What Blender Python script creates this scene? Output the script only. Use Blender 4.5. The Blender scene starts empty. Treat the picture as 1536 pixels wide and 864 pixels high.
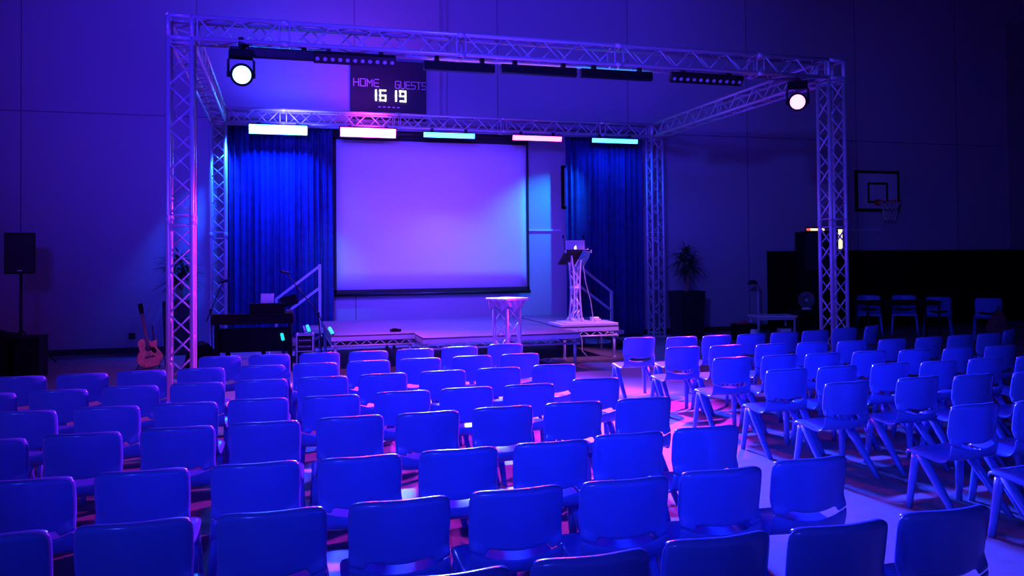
import bpy, bmesh, math, random
from mathutils import Vector, Matrix
from math import sin, cos, pi, radians, sqrt
random.seed(7)
S = bpy.context.scene
COL = S.collection

# ------------------------------------------------------------------ materials
def mat(name, color, rough=0.5, metal=0.0, emit=None, estr=0.0, spec=0.5, noise=None, bump=None, coat=0.0):
    m = bpy.data.materials.new(name); m.use_nodes = True
    nt = m.node_tree; b = nt.nodes['Principled BSDF']
    b.inputs['Base Color'].default_value = (*color, 1)
    b.inputs['Roughness'].default_value = rough
    b.inputs['Metallic'].default_value = metal
    b.inputs['Specular IOR Level'].default_value = spec
    b.inputs['Coat Weight'].default_value = coat
    if emit:
        b.inputs['Emission Color'].default_value = (*emit, 1)
        b.inputs['Emission Strength'].default_value = estr
    if noise or bump:
        tc = nt.nodes.new('ShaderNodeTexCoord')
        nz = nt.nodes.new('ShaderNodeTexNoise')
        nz.inputs['Scale'].default_value = (noise or bump)[0]; nz.inputs['Detail'].default_value = 4
        nt.links.new(tc.outputs['Object'], nz.inputs['Vector'])
        if noise:
            r = nt.nodes.new('ShaderNodeValToRGB')
            k = noise[1]
            r.color_ramp.elements[0].position = 0.3; r.color_ramp.elements[1].position = 0.7
            r.color_ramp.elements[0].color = tuple(c * (1 - k) for c in color) + (1,)
            r.color_ramp.elements[1].color = tuple(min(1, c * (1 + k)) for c in color) + (1,)
            nt.links.new(nz.outputs['Fac'], r.inputs['Fac'])
            nt.links.new(r.outputs['Color'], b.inputs['Base Color'])
        if bump:
            bp = nt.nodes.new('ShaderNodeBump'); bp.inputs['Strength'].default_value = bump[1]
            bp.inputs['Distance'].default_value = 0.01
            nt.links.new(nz.outputs['Fac'], bp.inputs['Height'])
            nt.links.new(bp.outputs['Normal'], b.inputs['Normal'])
    return m

def panel_wall(name, color, w, h):
    """painted wall of large boards with thin joints"""
    m = mat(name, color, 0.75)
    nt = m.node_tree; b = nt.nodes['Principled BSDF']
    tc = nt.nodes.new('ShaderNodeTexCoord'); mp = nt.nodes.new('ShaderNodeMapping')
    mp.inputs['Rotation'].default_value = (radians(90), 0, 0)
    mp.inputs['Location'].default_value = (1.45, 0.0, 0.0)
    br = nt.nodes.new('ShaderNodeTexBrick'); br.offset = 0.0
    br.inputs['Scale'].default_value = 1.0
    br.inputs['Color1'].default_value = (*color, 1); br.inputs['Color2'].default_value = tuple(c * .93 for c in color) + (1,)
    br.inputs['Mortar'].default_value = tuple(c * .45 for c in color) + (1,)
    br.inputs['Mortar Size'].default_value = 0.012; br.inputs['Mortar Smooth'].default_value = 0.3
    br.inputs['Brick Width'].default_value = w; br.inputs['Row Height'].default_value = h
    nt.links.new(tc.outputs['Object'], mp.inputs['Vector']); nt.links.new(mp.outputs['Vector'], br.inputs['Vector'])
    nt.links.new(br.outputs['Color'], b.inputs['Base Color'])
    return m

M = {}
M['chair'] = mat('blue_plastic', (0.09, 0.19, 0.60), 0.20, noise=(5, .04))
M['chair_leg'] = mat('blue_plastic_leg', (0.09, 0.18, 0.58), 0.26, bump=(180, .05))
M['alu'] = mat('aluminium', (0.62, 0.61, 0.70), 0.32, 0.3, bump=(40, .03))
M['alu_dull'] = mat('dull_aluminium', (0.60, 0.59, 0.66), 0.40, 0.3, bump=(60, .05))
M['wall'] = panel_wall('wall_paint', (0.42, 0.40, 0.45), 2.81, 4.2)
M['wall_side'] = mat('side_wall_paint', (0.30, 0.28, 0.32), 0.8, noise=(2, .08))
M['ceiling'] = mat('ceiling_paint', (0.12, 0.12, 0.14), 0.9, noise=(3, .1))
M['floor'] = mat('vinyl_floor', (0.17, 0.16, 0.185), 0.5, noise=(7, .12), bump=(60, .03))
M['black'] = mat('black_plastic', (0.007, 0.007, 0.008), 0.6, spec=0.12, noise=(20, .2))
M['blackcloth'] = mat('black_cloth', (0.010, 0.010, 0.013), 0.95, spec=0.1, noise=(30, .3))
M['blackmetal'] = mat('black_metal', (0.02, 0.02, 0.022), 0.4, 0.6, bump=(80, .03))
M['grille'] = mat('speaker_grille', (0.02, 0.02, 0.025), 0.6, 0.3, bump=(400, .4))
M['curtain'] = mat('navy_curtain', (0.022, 0.034, 0.15), 0.9, spec=0.15, noise=(6, .2), bump=(120, .1))
M['screen'] = mat('screen_fabric', (0.82, 0.80, 0.84), 0.85, noise=(40, .01))
M['screenframe'] = mat('screen_border', (0.01, 0.01, 0.012), 0.8)
M['deck'] = mat('stage_deck', (0.10, 0.09, 0.11), 0.40, noise=(18, .2), bump=(90, .05))
M['white'] = mat('white_laminate', (0.75, 0.73, 0.76), 0.4, noise=(9, .03))
M['paper'] = mat('paper', (0.85, 0.83, 0.82), 0.8, noise=(30, .02))
M['wood'] = mat('guitar_spruce', (0.85, 0.36, 0.16), 0.35, noise=(25, .2))
M['darkwood'] = mat('dark_wood', (0.06, 0.03, 0.02), 0.45, noise=(25, .3))
M['leaf'] = mat('plant_leaf', (0.03, 0.08, 0.03), 0.5, noise=(12, .3))
M['trunk'] = mat('plant_trunk', (0.28, 0.20, 0.14), 0.8, noise=(20, .3), bump=(40, .5))
M['pot'] = mat('pot_black', (0.015, 0.014, 0.016), 0.5, noise=(12, .2))
M['soil'] = mat('potting_bark', (0.16, 0.11, 0.08), 0.95, noise=(40, .5), bump=(50, .8))
M['board'] = mat('scoreboard_face', (0.02, 0.02, 0.03), 0.6, noise=(10, .1))
M['lettering'] = mat('scoreboard_letters', (0.65, 0.65, 0.7), 0.6, noise=(30, .02))
M['digits'] = mat('digit_light', (1, 1, .95), 0.5, emit=(1, 1, .92), estr=6, noise=(30, .01))
M['backboard'] = mat('backboard_white', (0.55, 0.54, 0.6), 0.5, noise=(9, .03))
M['orange'] = mat('ring_orange', (0.55, 0.10, 0.02), 0.5, noise=(20, .1))
M['net'] = mat('net_cord', (0.5, 0.5, 0.52), 0.9, noise=(50, .1))
M['laptop'] = mat('laptop_silver', (0.70, 0.70, 0.74), 0.35, 0.3, noise=(30, .02))
M['logo'] = mat('logo_light', (1, 1, 1), 0.5, emit=(1, .92, 1), estr=5, noise=(30, .01))
M['rubber'] = mat('rubber', (0.015, 0.015, 0.015), 0.8, noise=(40, .3))
M['cable'] = mat('cable_grey', (0.35, 0.35, 0.38), 0.5, noise=(40, .1))
M['cloth'] = mat('grey_cloth', (0.38, 0.34, 0.42), 0.9, noise=(14, .15), bump=(60, .3))
M['teal'] = mat('teal_cloth', (0.10, 0.34, 0.34), 0.8, noise=(18, .4), bump=(30, .5))
M['panelblack'] = mat('partition_fabric', (0.006, 0.006, 0.007), 0.95, spec=0.05, noise=(30, .3))
M['red'] = mat('red_cloth', (0.50, 0.10, 0.09), 0.8, noise=(20, .2))
M['brown'] = mat('brown_fabric', (0.14, 0.06, 0.05), 0.9, noise=(14, .4), bump=(40, .4))
M['window_light'] = mat('lit_opening', (1, .9, .7), 0.5, emit=(1, .80, .48), estr=1.3, noise=(30, .01))
M['red_light'] = mat('red_sign_light', (1, .1, .1), 0.5, emit=(1, .12, .10), estr=1.2, noise=(30, .01))
M['trim'] = mat('painted_rail', (0.75, 0.75, 0.78), 0.35, noise=(30, .03))
M['skirting'] = mat('dark_skirting', (0.02, 0.018, 0.02), 0.6, noise=(20, .2))
M['teal_emissive'] = mat('teal_emissive', (.1, .8, .7), .4, emit=(0.02, .75, .62), estr=1.1, noise=(30, .02))
M['plastic_clear'] = mat('pale_plastic', (0.30, 0.75, 0.75), 0.25, noise=(30, .1))
M['knob'] = mat('knob_plastic', (0.5, 0.5, 0.52), 0.4, noise=(30, .1))
def emitter(name, c, s):
    return mat(name, (.8, .8, .8), .4, emit=c, estr=s, noise=(60, .02))
M['led_blue'] = emitter('led_blue', (0.05, 0.36, 1.0), 22)
M['led_blue2'] = emitter('led_blue_dim', (0.03, 0.32, 1.0), 8)
M['led_pink'] = emitter('led_pink', (1.0, 0.07, 0.50), 15)
M['led_pink2'] = emitter('led_pink_dim', (1.0, 0.10, 0.55), 7)
M['led_violet'] = emitter('led_violet', (0.45, 0.15, 1.0), 5)
M['head_blue'] = emitter('head_blue', (0.34, 0.80, 1.0), 2.8)
M['head_pink'] = emitter('head_pink', (1.0, 0.26, 0.85), 3.2)

# ------------------------------------------------------------------ mesh helpers
def box(bm, c, s, rot=None, bevel=0.0):
    r = bmesh.ops.create_cube(bm, size=1.0)
    vs = r['verts']
    bmesh.ops.scale(bm, vec=s, verts=vs)
    if bevel:
        es = list({e for v in vs for e in v.link_edges})
        rb = bmesh.ops.bevel(bm, geom=es, offset=bevel, segments=2, affect='EDGES', profile=0.5)
        vs = list({v for f in rb['faces'] for v in f.verts} | {v for v in vs if v.is_valid})
    if rot is not None:
        bmesh.ops.transform(bm, matrix=rot, verts=vs)
    bmesh.ops.translate(bm, vec=c, verts=vs)

def tube(bm, pts, r, n=8, cap=True):
    pts = [Vector(p) for p in pts]
    rs = r if isinstance(r, (list, tuple)) else [r] * len(pts)
    rings = []; ref = None
    for i, p in enumerate(pts):
        a = pts[max(i - 1, 0)]; b = pts[min(i + 1, len(pts) - 1)]
        d = (b - a).normalized()
        if ref is None:
            ref = Vector((0, 0, 1)) if abs(d.z) < .9 else Vector((1, 0, 0))
        x = (ref - d * ref.dot(d)).normalized(); y = d.cross(x); ref = x
        rings.append([bm.verts.new(p + (x * cos(2 * pi * k / n) + y * sin(2 * pi * k / n)) * rs[i]) for k in range(n)])
    for a, b in zip(rings, rings[1:]):
        for k in range(n):
            f = bm.faces.new((a[k], a[(k + 1) % n], b[(k + 1) % n], b[k])); f.smooth = True
    if cap:
        bm.faces.new(list(reversed(rings[0]))); bm.faces.new(rings[-1])

def lathe(bm, prof, c=(0, 0, 0), n=24, axis='Z'):
    rings = []
    for r, z in prof:
        ring = []
        for k in range(n):
            a = 2 * pi * k / n
            p = (r * cos(a), r * sin(a), z)
            if axis == 'Y': p = (r * cos(a), z, -r * sin(a))
            if axis == 'X': p = (z, r * cos(a), r * sin(a))
            ring.append(bm.verts.new(Vector(p) + Vector(c)))
        rings.append(ring)
    for a, b in zip(rings, rings[1:]):
        for k in range(n):
            f = bm.faces.new((a[k], a[(k + 1) % n], b[(k + 1) % n], b[k])); f.smooth = True
    bm.faces.new(list(reversed(rings[0]))); bm.faces.new(rings[-1])

def prism(bm, poly, z0, z1, mtx=None):
    a = [bm.verts.new((x, y, z0)) for x, y in poly]; b = [bm.verts.new((x, y, z1)) for x, y in poly]
    n = len(poly)
    bm.faces.new(list(reversed(a))); bm.faces.new(b)
    for k in range(n): bm.faces.new((a[k], a[(k + 1) % n], b[(k + 1) % n], b[k]))
    if mtx is not None: bmesh.ops.transform(bm, matrix=mtx, verts=a + b)

def grid(bm, fn, nu, nv, skip=None):
    V = [[bm.verts.new(fn(i / nu, j / nv)) for i in range(nu + 1)] for j in range(nv + 1)]
    for j in range(nv):
        for i in range(nu):
            if skip and skip(i, j): continue
            f = bm.faces.new((V[j][i], V[j][i + 1], V[j + 1][i + 1], V[j + 1][i])); f.smooth = True
    return V

def thick_grid(bm, fn, off, nu, nv):
    """closed sheet: fn(u,v) and the same sheet moved by off(u,v)"""
    A = grid(bm, fn, nu, nv)
    B = grid(bm, lambda u, v: Vector(fn(u, v)) + Vector(off), nu, nv)
    for j in range(nv):
        for k in (0, nu):
            bm.faces.new((A[j][k], A[j + 1][k], B[j + 1][k], B[j][k]))
    for i in range(nu):
        for k in (0, nv):
            bm.faces.new((A[k][i], A[k][i + 1], B[k][i + 1], B[k][i]))

def mesh_of(name, bm, m, fix=True):
    if fix: bmesh.ops.recalc_face_normals(bm, faces=bm.faces)
    me = bpy.data.meshes.new(name); bm.to_mesh(me); bm.free()
    if m: me.materials.append(M[m] if isinstance(m, str) else m)
    return me

def obj(name, bm, m, parent=None, label=None, fix=True):
    o = bpy.data.objects.new(name, mesh_of(name, bm, m, fix)); COL.objects.link(o)
    if parent is not None: o.parent = parent
    if label: o['label'] = label
    return o

def tag(o, label, cat, group=None):
    o['label'] = label; o['category'] = cat
    if group: o['group'] = group
    return o

def thing(name, label, cat, loc=(0, 0, 0), rz=0.0, group=None):
    o = bpy.data.objects.new(name, None); COL.objects.link(o)
    o.empty_display_size = .1; o.location = loc; o.rotation_euler = (0, 0, rz)
    return tag(o, label, cat, group)

def struct(name, bm, m, parent=None):
    o = obj(name, bm, m, parent)
    if parent is None: o['kind'] = 'structure'
    return o

def copy_tree(o, parent=None):
    c = o.copy(); COL.objects.link(c)
    if parent is not None: c.parent = parent
    for ch in list(o.children): copy_tree(ch, c)
    return c

NB = bmesh.new
def bx(c, s, rot=None, bevel=0.0):
    b = NB(); box(b, c, s, rot, bevel); return b
def tb(pts, r, n=8):
    b = NB(); tube(b, pts, r, n); return b
RX = lambda a: Matrix.Rotation(radians(a), 4, 'X')
RY = lambda a: Matrix.Rotation(radians(a), 4, 'Y')
RZ = lambda a: Matrix.Rotation(radians(a), 4, 'Z')

# ------------------------------------------------------------------ room
XL, XR, YB, YW, ZC = -9.0, 17.45, -7.0, 15.6, 8.4
struct('floor', bx(((XL + XR) / 2, (YB + YW) / 2, -.05), (XR - XL + .4, YW - YB + .4, .1)), 'floor')
struct('ceiling', bx(((XL + XR) / 2, (YB + YW) / 2, ZC + .05), (XR - XL + .4, YW - YB + .4, .1)), 'ceiling')
struct('wall_rear', bx(((XL + XR) / 2, YW + .1, ZC / 2), (XR - XL + .4, .2, ZC)), 'wall')
struct('wall_back', bx(((XL + XR) / 2, YB - .1, ZC / 2), (XR - XL + .4, .2, ZC)), 'wall_side')
struct('wall_left', bx((XL - .1, (YB + YW) / 2, ZC / 2), (.2, YW - YB, ZC)), 'wall_side')
struct('wall_right', bx((XR + .1, (YB + YW) / 2, ZC / 2), (.2, YW - YB, ZC)), 'wall_side')
struct('baseboard_rear', bx(((XL + XR) / 2, YW - .015, .05), (XR - XL, .03, .1)), 'skirting')
struct('trim_1', bx((5.06, YW - .02, 2.165), (.80, .04, .03)), 'trim')           # thin ledge between screen and curtain
struct('trim_2', bx((12.45, YW - .02, 2.18), (1.5, .04, .025)), 'trim')          # the same ledge further along
struct('trim_3', bx((17.0, YW - .10, 3.56), (.56, .2, 7.12), bevel=.01), 'wall_side')  # pilaster in the far corner
struct('trim_4', bx((XR - .6, 9.0, ZC - .35), (.3, 12.8, .5)), 'ceiling')
b = NB(); box(b, (3.02, YW - .012, 5.9), (.05, .024, 4.6)); box(b, (3.14, YW - .012, 5.9), (.03, .024, 4.6))
struct('trim_5', b, 'wall_side')

# ------------------------------------------------------------------ stage truss
T = .24; R_CH = .025
TX0, TY0, TW, TD, TH = -1.164, 9.412, 8.34, 5.493, 4.266
def lacing(bm, p, q, ux, uy, first=0.0):
    """zig-zag braces on the four faces of a box truss from p to q; ux, uy span the section"""
    p = Vector(p); q = Vector(q); L = (q - p).length; d = (q - p) / L
    ux = Vector(ux); uy = Vector(uy)
    n = max(1, round(L / .24)); st = L / n
    for (o, s, f) in ((Vector(), ux, 0), (uy, ux, 1), (Vector(), uy, 1), (ux, uy, 0)):
        for k in range(n):
            a = p + o + d * (st * k) + (s if (k + f) % 2 else Vector()); b_ = p + o + d * (st * (k + 1)) + (Vector() if (k + f) % 2 else s)
            tube(bm, [a, b_], .0105, 6)
    for t in (0.0, L):
        for (o, s) in ((Vector(), ux), (uy, ux), (Vector(), uy), (ux, uy)):
            c = p + o + d * t
            tube(bm, [c, c + s], .010, 6)

def truss_run(name, root, p, q, ux, uy, joints=()):
    p = Vector(p); q = Vector(q); ux = Vector(ux); uy = Vector(uy)
    b = NB()
    cuts = [0.0] + list(joints) + [1.0]
    for a, c in zip(cuts, cuts[1:]):
        A = p.lerp(q, a); B = p.lerp(q, c); d = (B - A).normalized() * .055
        lacing(b, A + d, B - d, ux, uy)
    o = obj(name, b, 'alu', root)
    for s in (Vector(), ux, uy, ux + uy):
        b = NB(); tube(b, [p + s, q + s], R_CH, 10)
        for j in joints:
            c = p.lerp(q, j) + s; d = (q - p).normalized() * .05
            tube(b, [c - d, c + d], .031, 10)
        obj('chord', b, 'alu', o)
    return o

truss = thing('stage_truss', 'silver box truss frame of four towers and beams standing around the stage', 'truss', (0, 0, 0))
EX, EY, EZ = (T, 0, 0), (0, T, 0), (0, 0, T)
for ix in (0, 1):
    for iy in (0, 1):
        x = TX0 + ix * TW; y = TY0 + iy * TD
        truss_run('tower', truss, (x, y, .03), (x, y, TH - T), EX, EY, joints=(.505,))
        b = NB()
        for dx in (0, T):
            for dy in (0, T):
                tube(b, [(x + dx, y + dy, TH - T), (x + dx, y + dy, TH)], R_CH, 10)
        for z in (TH - T, TH):
            for s in (((0, 0), (T, 0)), ((0, T), (T, T)), ((0, 0), (0, T)), ((T, 0), (T, T))):
                tube(b, [(x + s[0][0], y + s[0][1], z), (x + s[1][0], y + s[1][1], z)], R_CH, 10)
        obj('corner_block', b, 'alu', truss)
        obj('base_plate', bx((x + T / 2, y + T / 2, .0125), (.42, .42, .024), bevel=.004), 'alu_dull', truss)
z0 = TH - T
for iy in (0, 1):
    y = TY0 + iy * TD
    truss_run('beam', truss, (TX0 + T, y, z0), (TX0 + TW, y, z0), EY, EZ, joints=(.12, .37, .62, .87))
for ix in (0, 1):
    x = TX0 + ix * TW
    truss_run('beam', truss, (x, TY0 + T, z0), (x, TY0 + TD, z0), EX, EZ, joints=(.5,))

# ------------------------------------------------------------------ LED bars and lamp heads
def led_bar(name_label, x, y, z, L, H, lens, rz, tilt, top, group, dots=False):
    t = thing('led_bar', name_label, 'stage light', (x, y, z), rz, group)
    rot = RX(tilt)
    def tr(bm): bmesh.ops.transform(bm, matrix=rot, verts=bm.verts); return bm
    b = NB(); box(b, (0, .035, 0), (L, .07, H), bevel=.008)
    for k in range(9): box(b, (-L / 2 + L * (k + .5) / 9, .075, 0), (.012, .02, H * .8))
    obj('housing', tr(b), 'blackmetal', t)
    if dots:
        for k in range(11):
            b = NB(); lathe(b, [(.024, 0), (.024, -.010), (.016, -.014)], (-L / 2 + L * (k + .5) / 11, 0, 0), 12, 'Y'); obj('lens', tr(b), lens, t)
    else:
        b = NB(); box(b, (0, -.006, 0), (L * .965, .016, H * .78), bevel=.006)
        obj('lens', tr(b), lens, t, label='glowing lens strip')
    for s in (-1, 1):
        b = NB()
        tube(b, [(s * L * .32, .035, H / 2), (s * L * .32, .035, top - z)], .009, 8)
        box(b, (s * L * .32, .035, top - z + .03), (.05, .07, .07), bevel=.008)
        box(b, (s * L * .32, .035, H / 2 + .01), (.06, .05, .02))
        obj('clamp', b, 'blackmetal', t)
    return t

RB = TY0 + TD            # front chords of the rear beam
zr = TH - T - .06
rear = [(-.035, 1.02, .205, 'led_blue', 'bright cyan-blue glowing LED bar at the screen-left end of the rear beam, above the curtain'),  # first two bars made taller to imitate the bloom around them
        (1.533, 1.03, .210, 'led_pink', 'bright pink glowing LED bar on the rear beam directly under the scoreboard'),
        (3.03, 1.00, .115, 'led_blue2', 'cyan-blue glowing LED bar hung above the middle of the projection screen'),
        (4.75, 1.02, .115, 'led_pink2', 'slim pink glowing LED bar above the right edge of the screen'),
        (6.36, 1.00, .105, 'led_blue2', 'slim blue glowing LED bar above the right-hand curtain beside the rear tower')]
for x, L, H, ln, lab in rear:
    led_bar(lab, x, RB - .05, 3.905, L, H, ln, 0, 10, zr, 'LED bars on the rear beam')
front = [(-.05, .98, 3.935, 'led_blue2', 'dark-backed LED bar beside the blue lamp head on the front beam', 0),
         (.83, .93, 3.89, 'led_pink2', 'LED bar with a row of round lenses over the scoreboard, on the front beam', 1),
         (2.075, .87, 3.90, 'led_violet', 'dark-backed LED bar on the front beam, next right after the round-lensed one', 0),
         (3.08, .98, 3.915, 'led_violet', 'dark-backed LED bar at the middle of the front beam', 0),
         (4.115, .98, 3.92, 'led_blue2', 'dark-backed LED bar right of the front beam middle', 0),
         (5.345, 1.04, 3.895, 'led_pink2', 'LED bar with round lenses near the right end of the front beam', 1)]
for x, L, z, ln, lab, d in front:
    if d: led_bar(lab, x, TY0 + .02, z, L, .13, 'knob', 0, 42, zr, 'dark LED bars on the front beam', True)
    else: led_bar(lab, x, TY0 + .16, z, L, .11, ln, pi, 6, zr, 'dark LED bars on the front beam')

def lamp_head(label, x, y, z, lens, yaw, pitch):
    t = thing('lamp_head', label, 'stage light', (x, y, z), yaw, 'round lamp heads on the front beam')
    rot = RX(pitch)
    b = NB(); lathe(b, [(.06, .20), (.10, .16), (.115, .05), (.115, -.06), (.125, -.07), (.125, -.09), (.10, -.09)], (0, 0, 0), 28, 'Y')
    bmesh.ops.transform(b, matrix=rot, verts=b.verts); obj('body', b, 'black', t)
    b = NB(); lathe(b, [(.099, -.070), (.097, -.094), (.06, -.108), (.005, -.112)], (0, 0, 0), 28, 'Y')
    bmesh.ops.transform(b, matrix=rot, verts=b.verts); obj('lens', b, lens, t, label='glowing round lens')
    b = NB()
    tube(b, [(-.135, .03, 0), (-.135, .03, .16), (-.11, .03, .19), (.11, .03, .19), (.135, .03, .16), (.135, .03, 0)], .014, 8)
    for s in (-1, 1): lathe(b, [(.03, s * .118), (.03, s * .15)], (0, .03, 0), 14, 'X')
    obj('yoke', b, 'blackmetal', t)
    b = NB(); box(b, (0, .03, .23), (.26, .17, .085), bevel=.012); obj('power_base', b, 'black', t)
    b = NB(); tube(b, [(0, .03, .27), (0, .03, TH - T - z - .02)], .016, 8); box(b, (0, .03, TH - T - z), (.06, .08, .09), bevel=.01)
    obj('clamp', b, 'blackmetal', t)
lamp_head('round lamp head glowing icy blue-white at the left end of the front beam', -.412, 9.40, 3.655, 'head_blue', radians(6), 14)
lamp_head('round lamp head glowing bright pink at the right end of the front beam', 6.71, 9.45, 3.68, 'head_pink', radians(-36), 12)

# ------------------------------------------------------------------ projection screen, scoreboard, backboards
t = thing('projection_screen', 'large blank white projection screen with black border hanging behind the stage', 'screen', (2.85, 15.46, 0))
b = NB(); thick_grid(b, lambda u, v: (-1.855 + 3.71 * u, .004 * sin(6 * pi * u) * .3, 1.04 + 2.82 * v), (0, .006, 0), 24, 8); obj('fabric', b, 'screen', t)
b = NB()
box(b, (-1.875, -.004, 2.44), (.045, .016, 2.92)); box(b, (1.875, -.004, 2.44), (.045, .016, 2.92))
box(b, (0, -.004, .995), (3.795, .016, .09)); box(b, (0, -.004, 3.90), (3.795, .016, .09)); obj('border', b, 'screenframe', t)
b = NB(); lathe(b, [(.03, -1.92), (.03, 1.92)], (0, 0, .945), 14, 'X'); obj('bottom_bar', b, 'blackmetal', t)
b = NB(); box(b, (0, .03, 4.02), (4.0, .16, .16), bevel=.02); obj('case', b, 'blackmetal', t)
for q in (-1, 1): obj('wall_bracket', bx((q * 1.7, .088, 4.06), (.06, .09, .12), bevel=.004), 'blackmetal', t)

t = thing('scoreboard', 'dark wall scoreboard reading HOME 16 and GUESTS 19 above the rear beam', 'scoreboard', (1.99, YW - .004, 4.83))
obj('casing', bx((0, -.06, 0), (1.43, .12, 1.12), bevel=.012), 'board', t)
STROKES = {  # letters on a 0..1 x 0..1.4 box, as open polylines
 'H': [[(0, 0), (0, 1.4)], [(1, 0), (1, 1.4)], [(0, .7), (1, .7)]],
 'O': [[(0, 0), (1, 0), (1, 1.4), (0, 1.4), (0, 0)]],
 'M': [[(0, 0), (0, 1.4), (.5, .6), (1, 1.4), (1, 0)]],
 'E': [[(1, 0), (.2, 0), (0, .2), (0, 1.2), (.2, 1.4), (1, 1.4)], [(0, .7), (.9, .7)]],
 'G': [[(1, 1.4), (.2, 1.4), (0, 1.2), (0, .2), (.2, 0), (1, 0), (1, .7), (.5, .7)]],
 'U': [[(0, 1.4), (0, .2), (.2, 0), (.8, 0), (1, .2), (1, 1.4)]],
 'S': [[(1, 1.4), (.2, 1.4), (0, 1.2), (0, .8), (.2, .7), (.8, .7), (1, .6), (1, .2), (.8, 0), (0, 0)]],
 'T': [[(0, 1.4), (1, 1.4)], [(.5, 1.4), (.5, 0)]],
}
def write(bm, text, x, z, w, h, gap, th, y):
    for ch in text:
        for pl in STROKES[ch]:
            for (a, c), (d, e) in zip(pl, pl[1:]):
                p = Vector((x + a * w, y, z + c * h / 1.4)); q = Vector((x + d * w, y, z + e * h / 1.4))
                L = (q - p).length; an = math.atan2((q - p).z, (q - p).x)
                box(bm, (p + q) / 2, (L + th, .006, th), Matrix.Rotation(-an, 4, 'Y'))
        x += w + gap
b = NB(); write(b, 'HOME', -.66, .055, .092, .135, .034, .016, -.123); obj('home_lettering', b, 'lettering', t)
b = NB(); write(b, 'GUESTS', .125, .04, .075, .135, .027, .016, -.123); obj('guests_lettering', b, 'lettering', t)
SEG = {'1': 'bc', '6': 'acdefg', '9': 'abcdfg'}
def digit(bm, ch, x, z, w, h):
    P = {'a': ((0, h), (w, h)), 'b': ((w, h), (w, h / 2)), 'c': ((w, h / 2), (w, 0)), 'd': ((0, 0), (w, 0)), 'e': ((0, 0), (0, h / 2)), 'f': ((0, h / 2), (0, h)), 'g': ((0, h / 2), (w, h / 2))}
    for s in SEG[ch]:
        (a, c), (d, e) = P[s]
        th = .022
        box(bm, (x + (a + d) / 2, -.125, z + (c + e) / 2), (abs(d - a) + th, .012, abs(e - c) + th))
for x, n in ((-.195, '16'), (.185, '19')):
    b = NB(); digit(b, n[0], x - .10, -.205, .05, .19); digit(b, n[1], x + .03, -.205, .10, .19)
    obj('score_digits', b, 'digits', t, label='glowing white digits %s' % n)
b = NB()
for k in range(5): box(b, (-.18 + k * .09, -.123, -.33), (.05, .006, .022))
obj('small_markings', b, 'lettering', t)

def backboard(label, x, full=True):
    t = thing('basketball_backboard', label, 'basketball hoop', (x, YW, 0))
    obj('board', bx((0, -.10, 3.06), (1.10, .04, .80), bevel=.005), 'backboard', t)
    b = NB()
    for s in (-1, 1): box(b, (s * .56, -.10, 3.06), (.05, .06, .93))
    for s in (-1, 1): box(b, (0, -.10, 3.06 + s * .435), (1.17, .06, .05))
    obj('border', b, 'black', t)
    b = NB(); w, h, cz = .50, .42, 3.02
    for s in (-1, 1):
        box(b, (s * w / 2, -.1225, cz), (.05, .006, h + .05)); box(b, (0, -.1225, cz + s * h / 2), (w + .05, .006, .05))
    obj('target_square', b, 'black', t)
    b = NB()
    for s in (-1, 1): tube(b, [(s * .4, -.08, 3.3), (s * .4, .01, 3.3)], .02, 8); tube(b, [(s * .4, -.08, 2.8), (s * .4, .01, 2.8)], .02, 8)
    obj('mount', b, 'blackmetal', t)
    b = NB(); cy = -.12 - .15 - .225
    tube(b, [(.225 * cos(a * pi / 12), cy + .225 * sin(a * pi / 12), 2.80) for a in range(25)], .010, 8, False)
    box(b, (0, -.20, 2.78), (.14, .17, .05)); box(b, (0, -.125, 2.80), (.18, .012, .14))
    obj('ring', b, 'orange', t)
    b = NB()
    for k in range(12):
        for dr in (-1, 1):
            pts = []
            for j in range(6):
                v = j / 5; r = .22 - .10 * sqrt(v); a = 2 * pi * (k + dr * j * .5) / 12
                pts.append((r * cos(a), cy + r * sin(a), 2.79 - .42 * v))
            tube(b, pts, .006, 4)
    obj('net', b, 'net', t)
backboard('white basketball backboard with dark square, hoop and net on the far wall', 13.06)
t = thing('notice_board', 'dark-framed wall board whose edge shows beside the right-hand curtain', 'board', (6.07, YW, 3.04))
obj('board', bx((0, -.02, 0), (1.10, .04, .80)), 'backboard', t)
b = NB()
for q in (-1, 1): box(b, (q * .56, -.03, 0), (.05, .06, .87)); box(b, (0, -.03, q * .415), (1.17, .06, .05))
obj('frame', b, 'black', t)

# ------------------------------------------------------------------ curtains
def curtain(label, x0, x1, y, z1, folds, seed):
    rnd = random.Random(seed); ph = [rnd.uniform(0, 6) for _ in range(4)]
    W = x1 - x0
    t = thing('curtain', label, 'curtain', ((x0 + x1) / 2, y, 0), 0, 'stage curtains')
    def f(u, v):
        a = 2 * pi * folds * u
        amp = .035 + .018 * sin(a * .31 + ph[1])
        yy = amp * sin(a + ph[0] + .5 * sin(a * .37 + ph[2])) + .012 * sin(2.3 * a + ph[3]) * (1 - v * .5)
        return (-W / 2 + W * u + .01 * sin(a * .5) * (1 - v), yy, .03 + (z1 - .03) * v)
    b = NB(); thick_grid(b, f, (0, .006, 0), int(folds * 12), 14); obj('drape', b, 'curtain', t)
    b = NB()
    tube(b, [(-W / 2 - .05, 0, z1 + .03), (W / 2 + .05, 0, z1 + .03)], .02, 10)
    obj('rail', b, 'blackmetal', t)
    b = NB()
    for k in range(int(folds) + 1):
        tube(b, [(-W / 2 + W * k / int(folds), 0, z1 + .055), (-W / 2 + W * k / int(folds), 0, z1 - .03)], .006, 6)
    obj('hooks', b, 'blackmetal', t)
curtain('pleated dark navy curtain behind the keyboard, left of the screen', -.95, .935, 15.27, 4.02, 17, 1)
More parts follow.
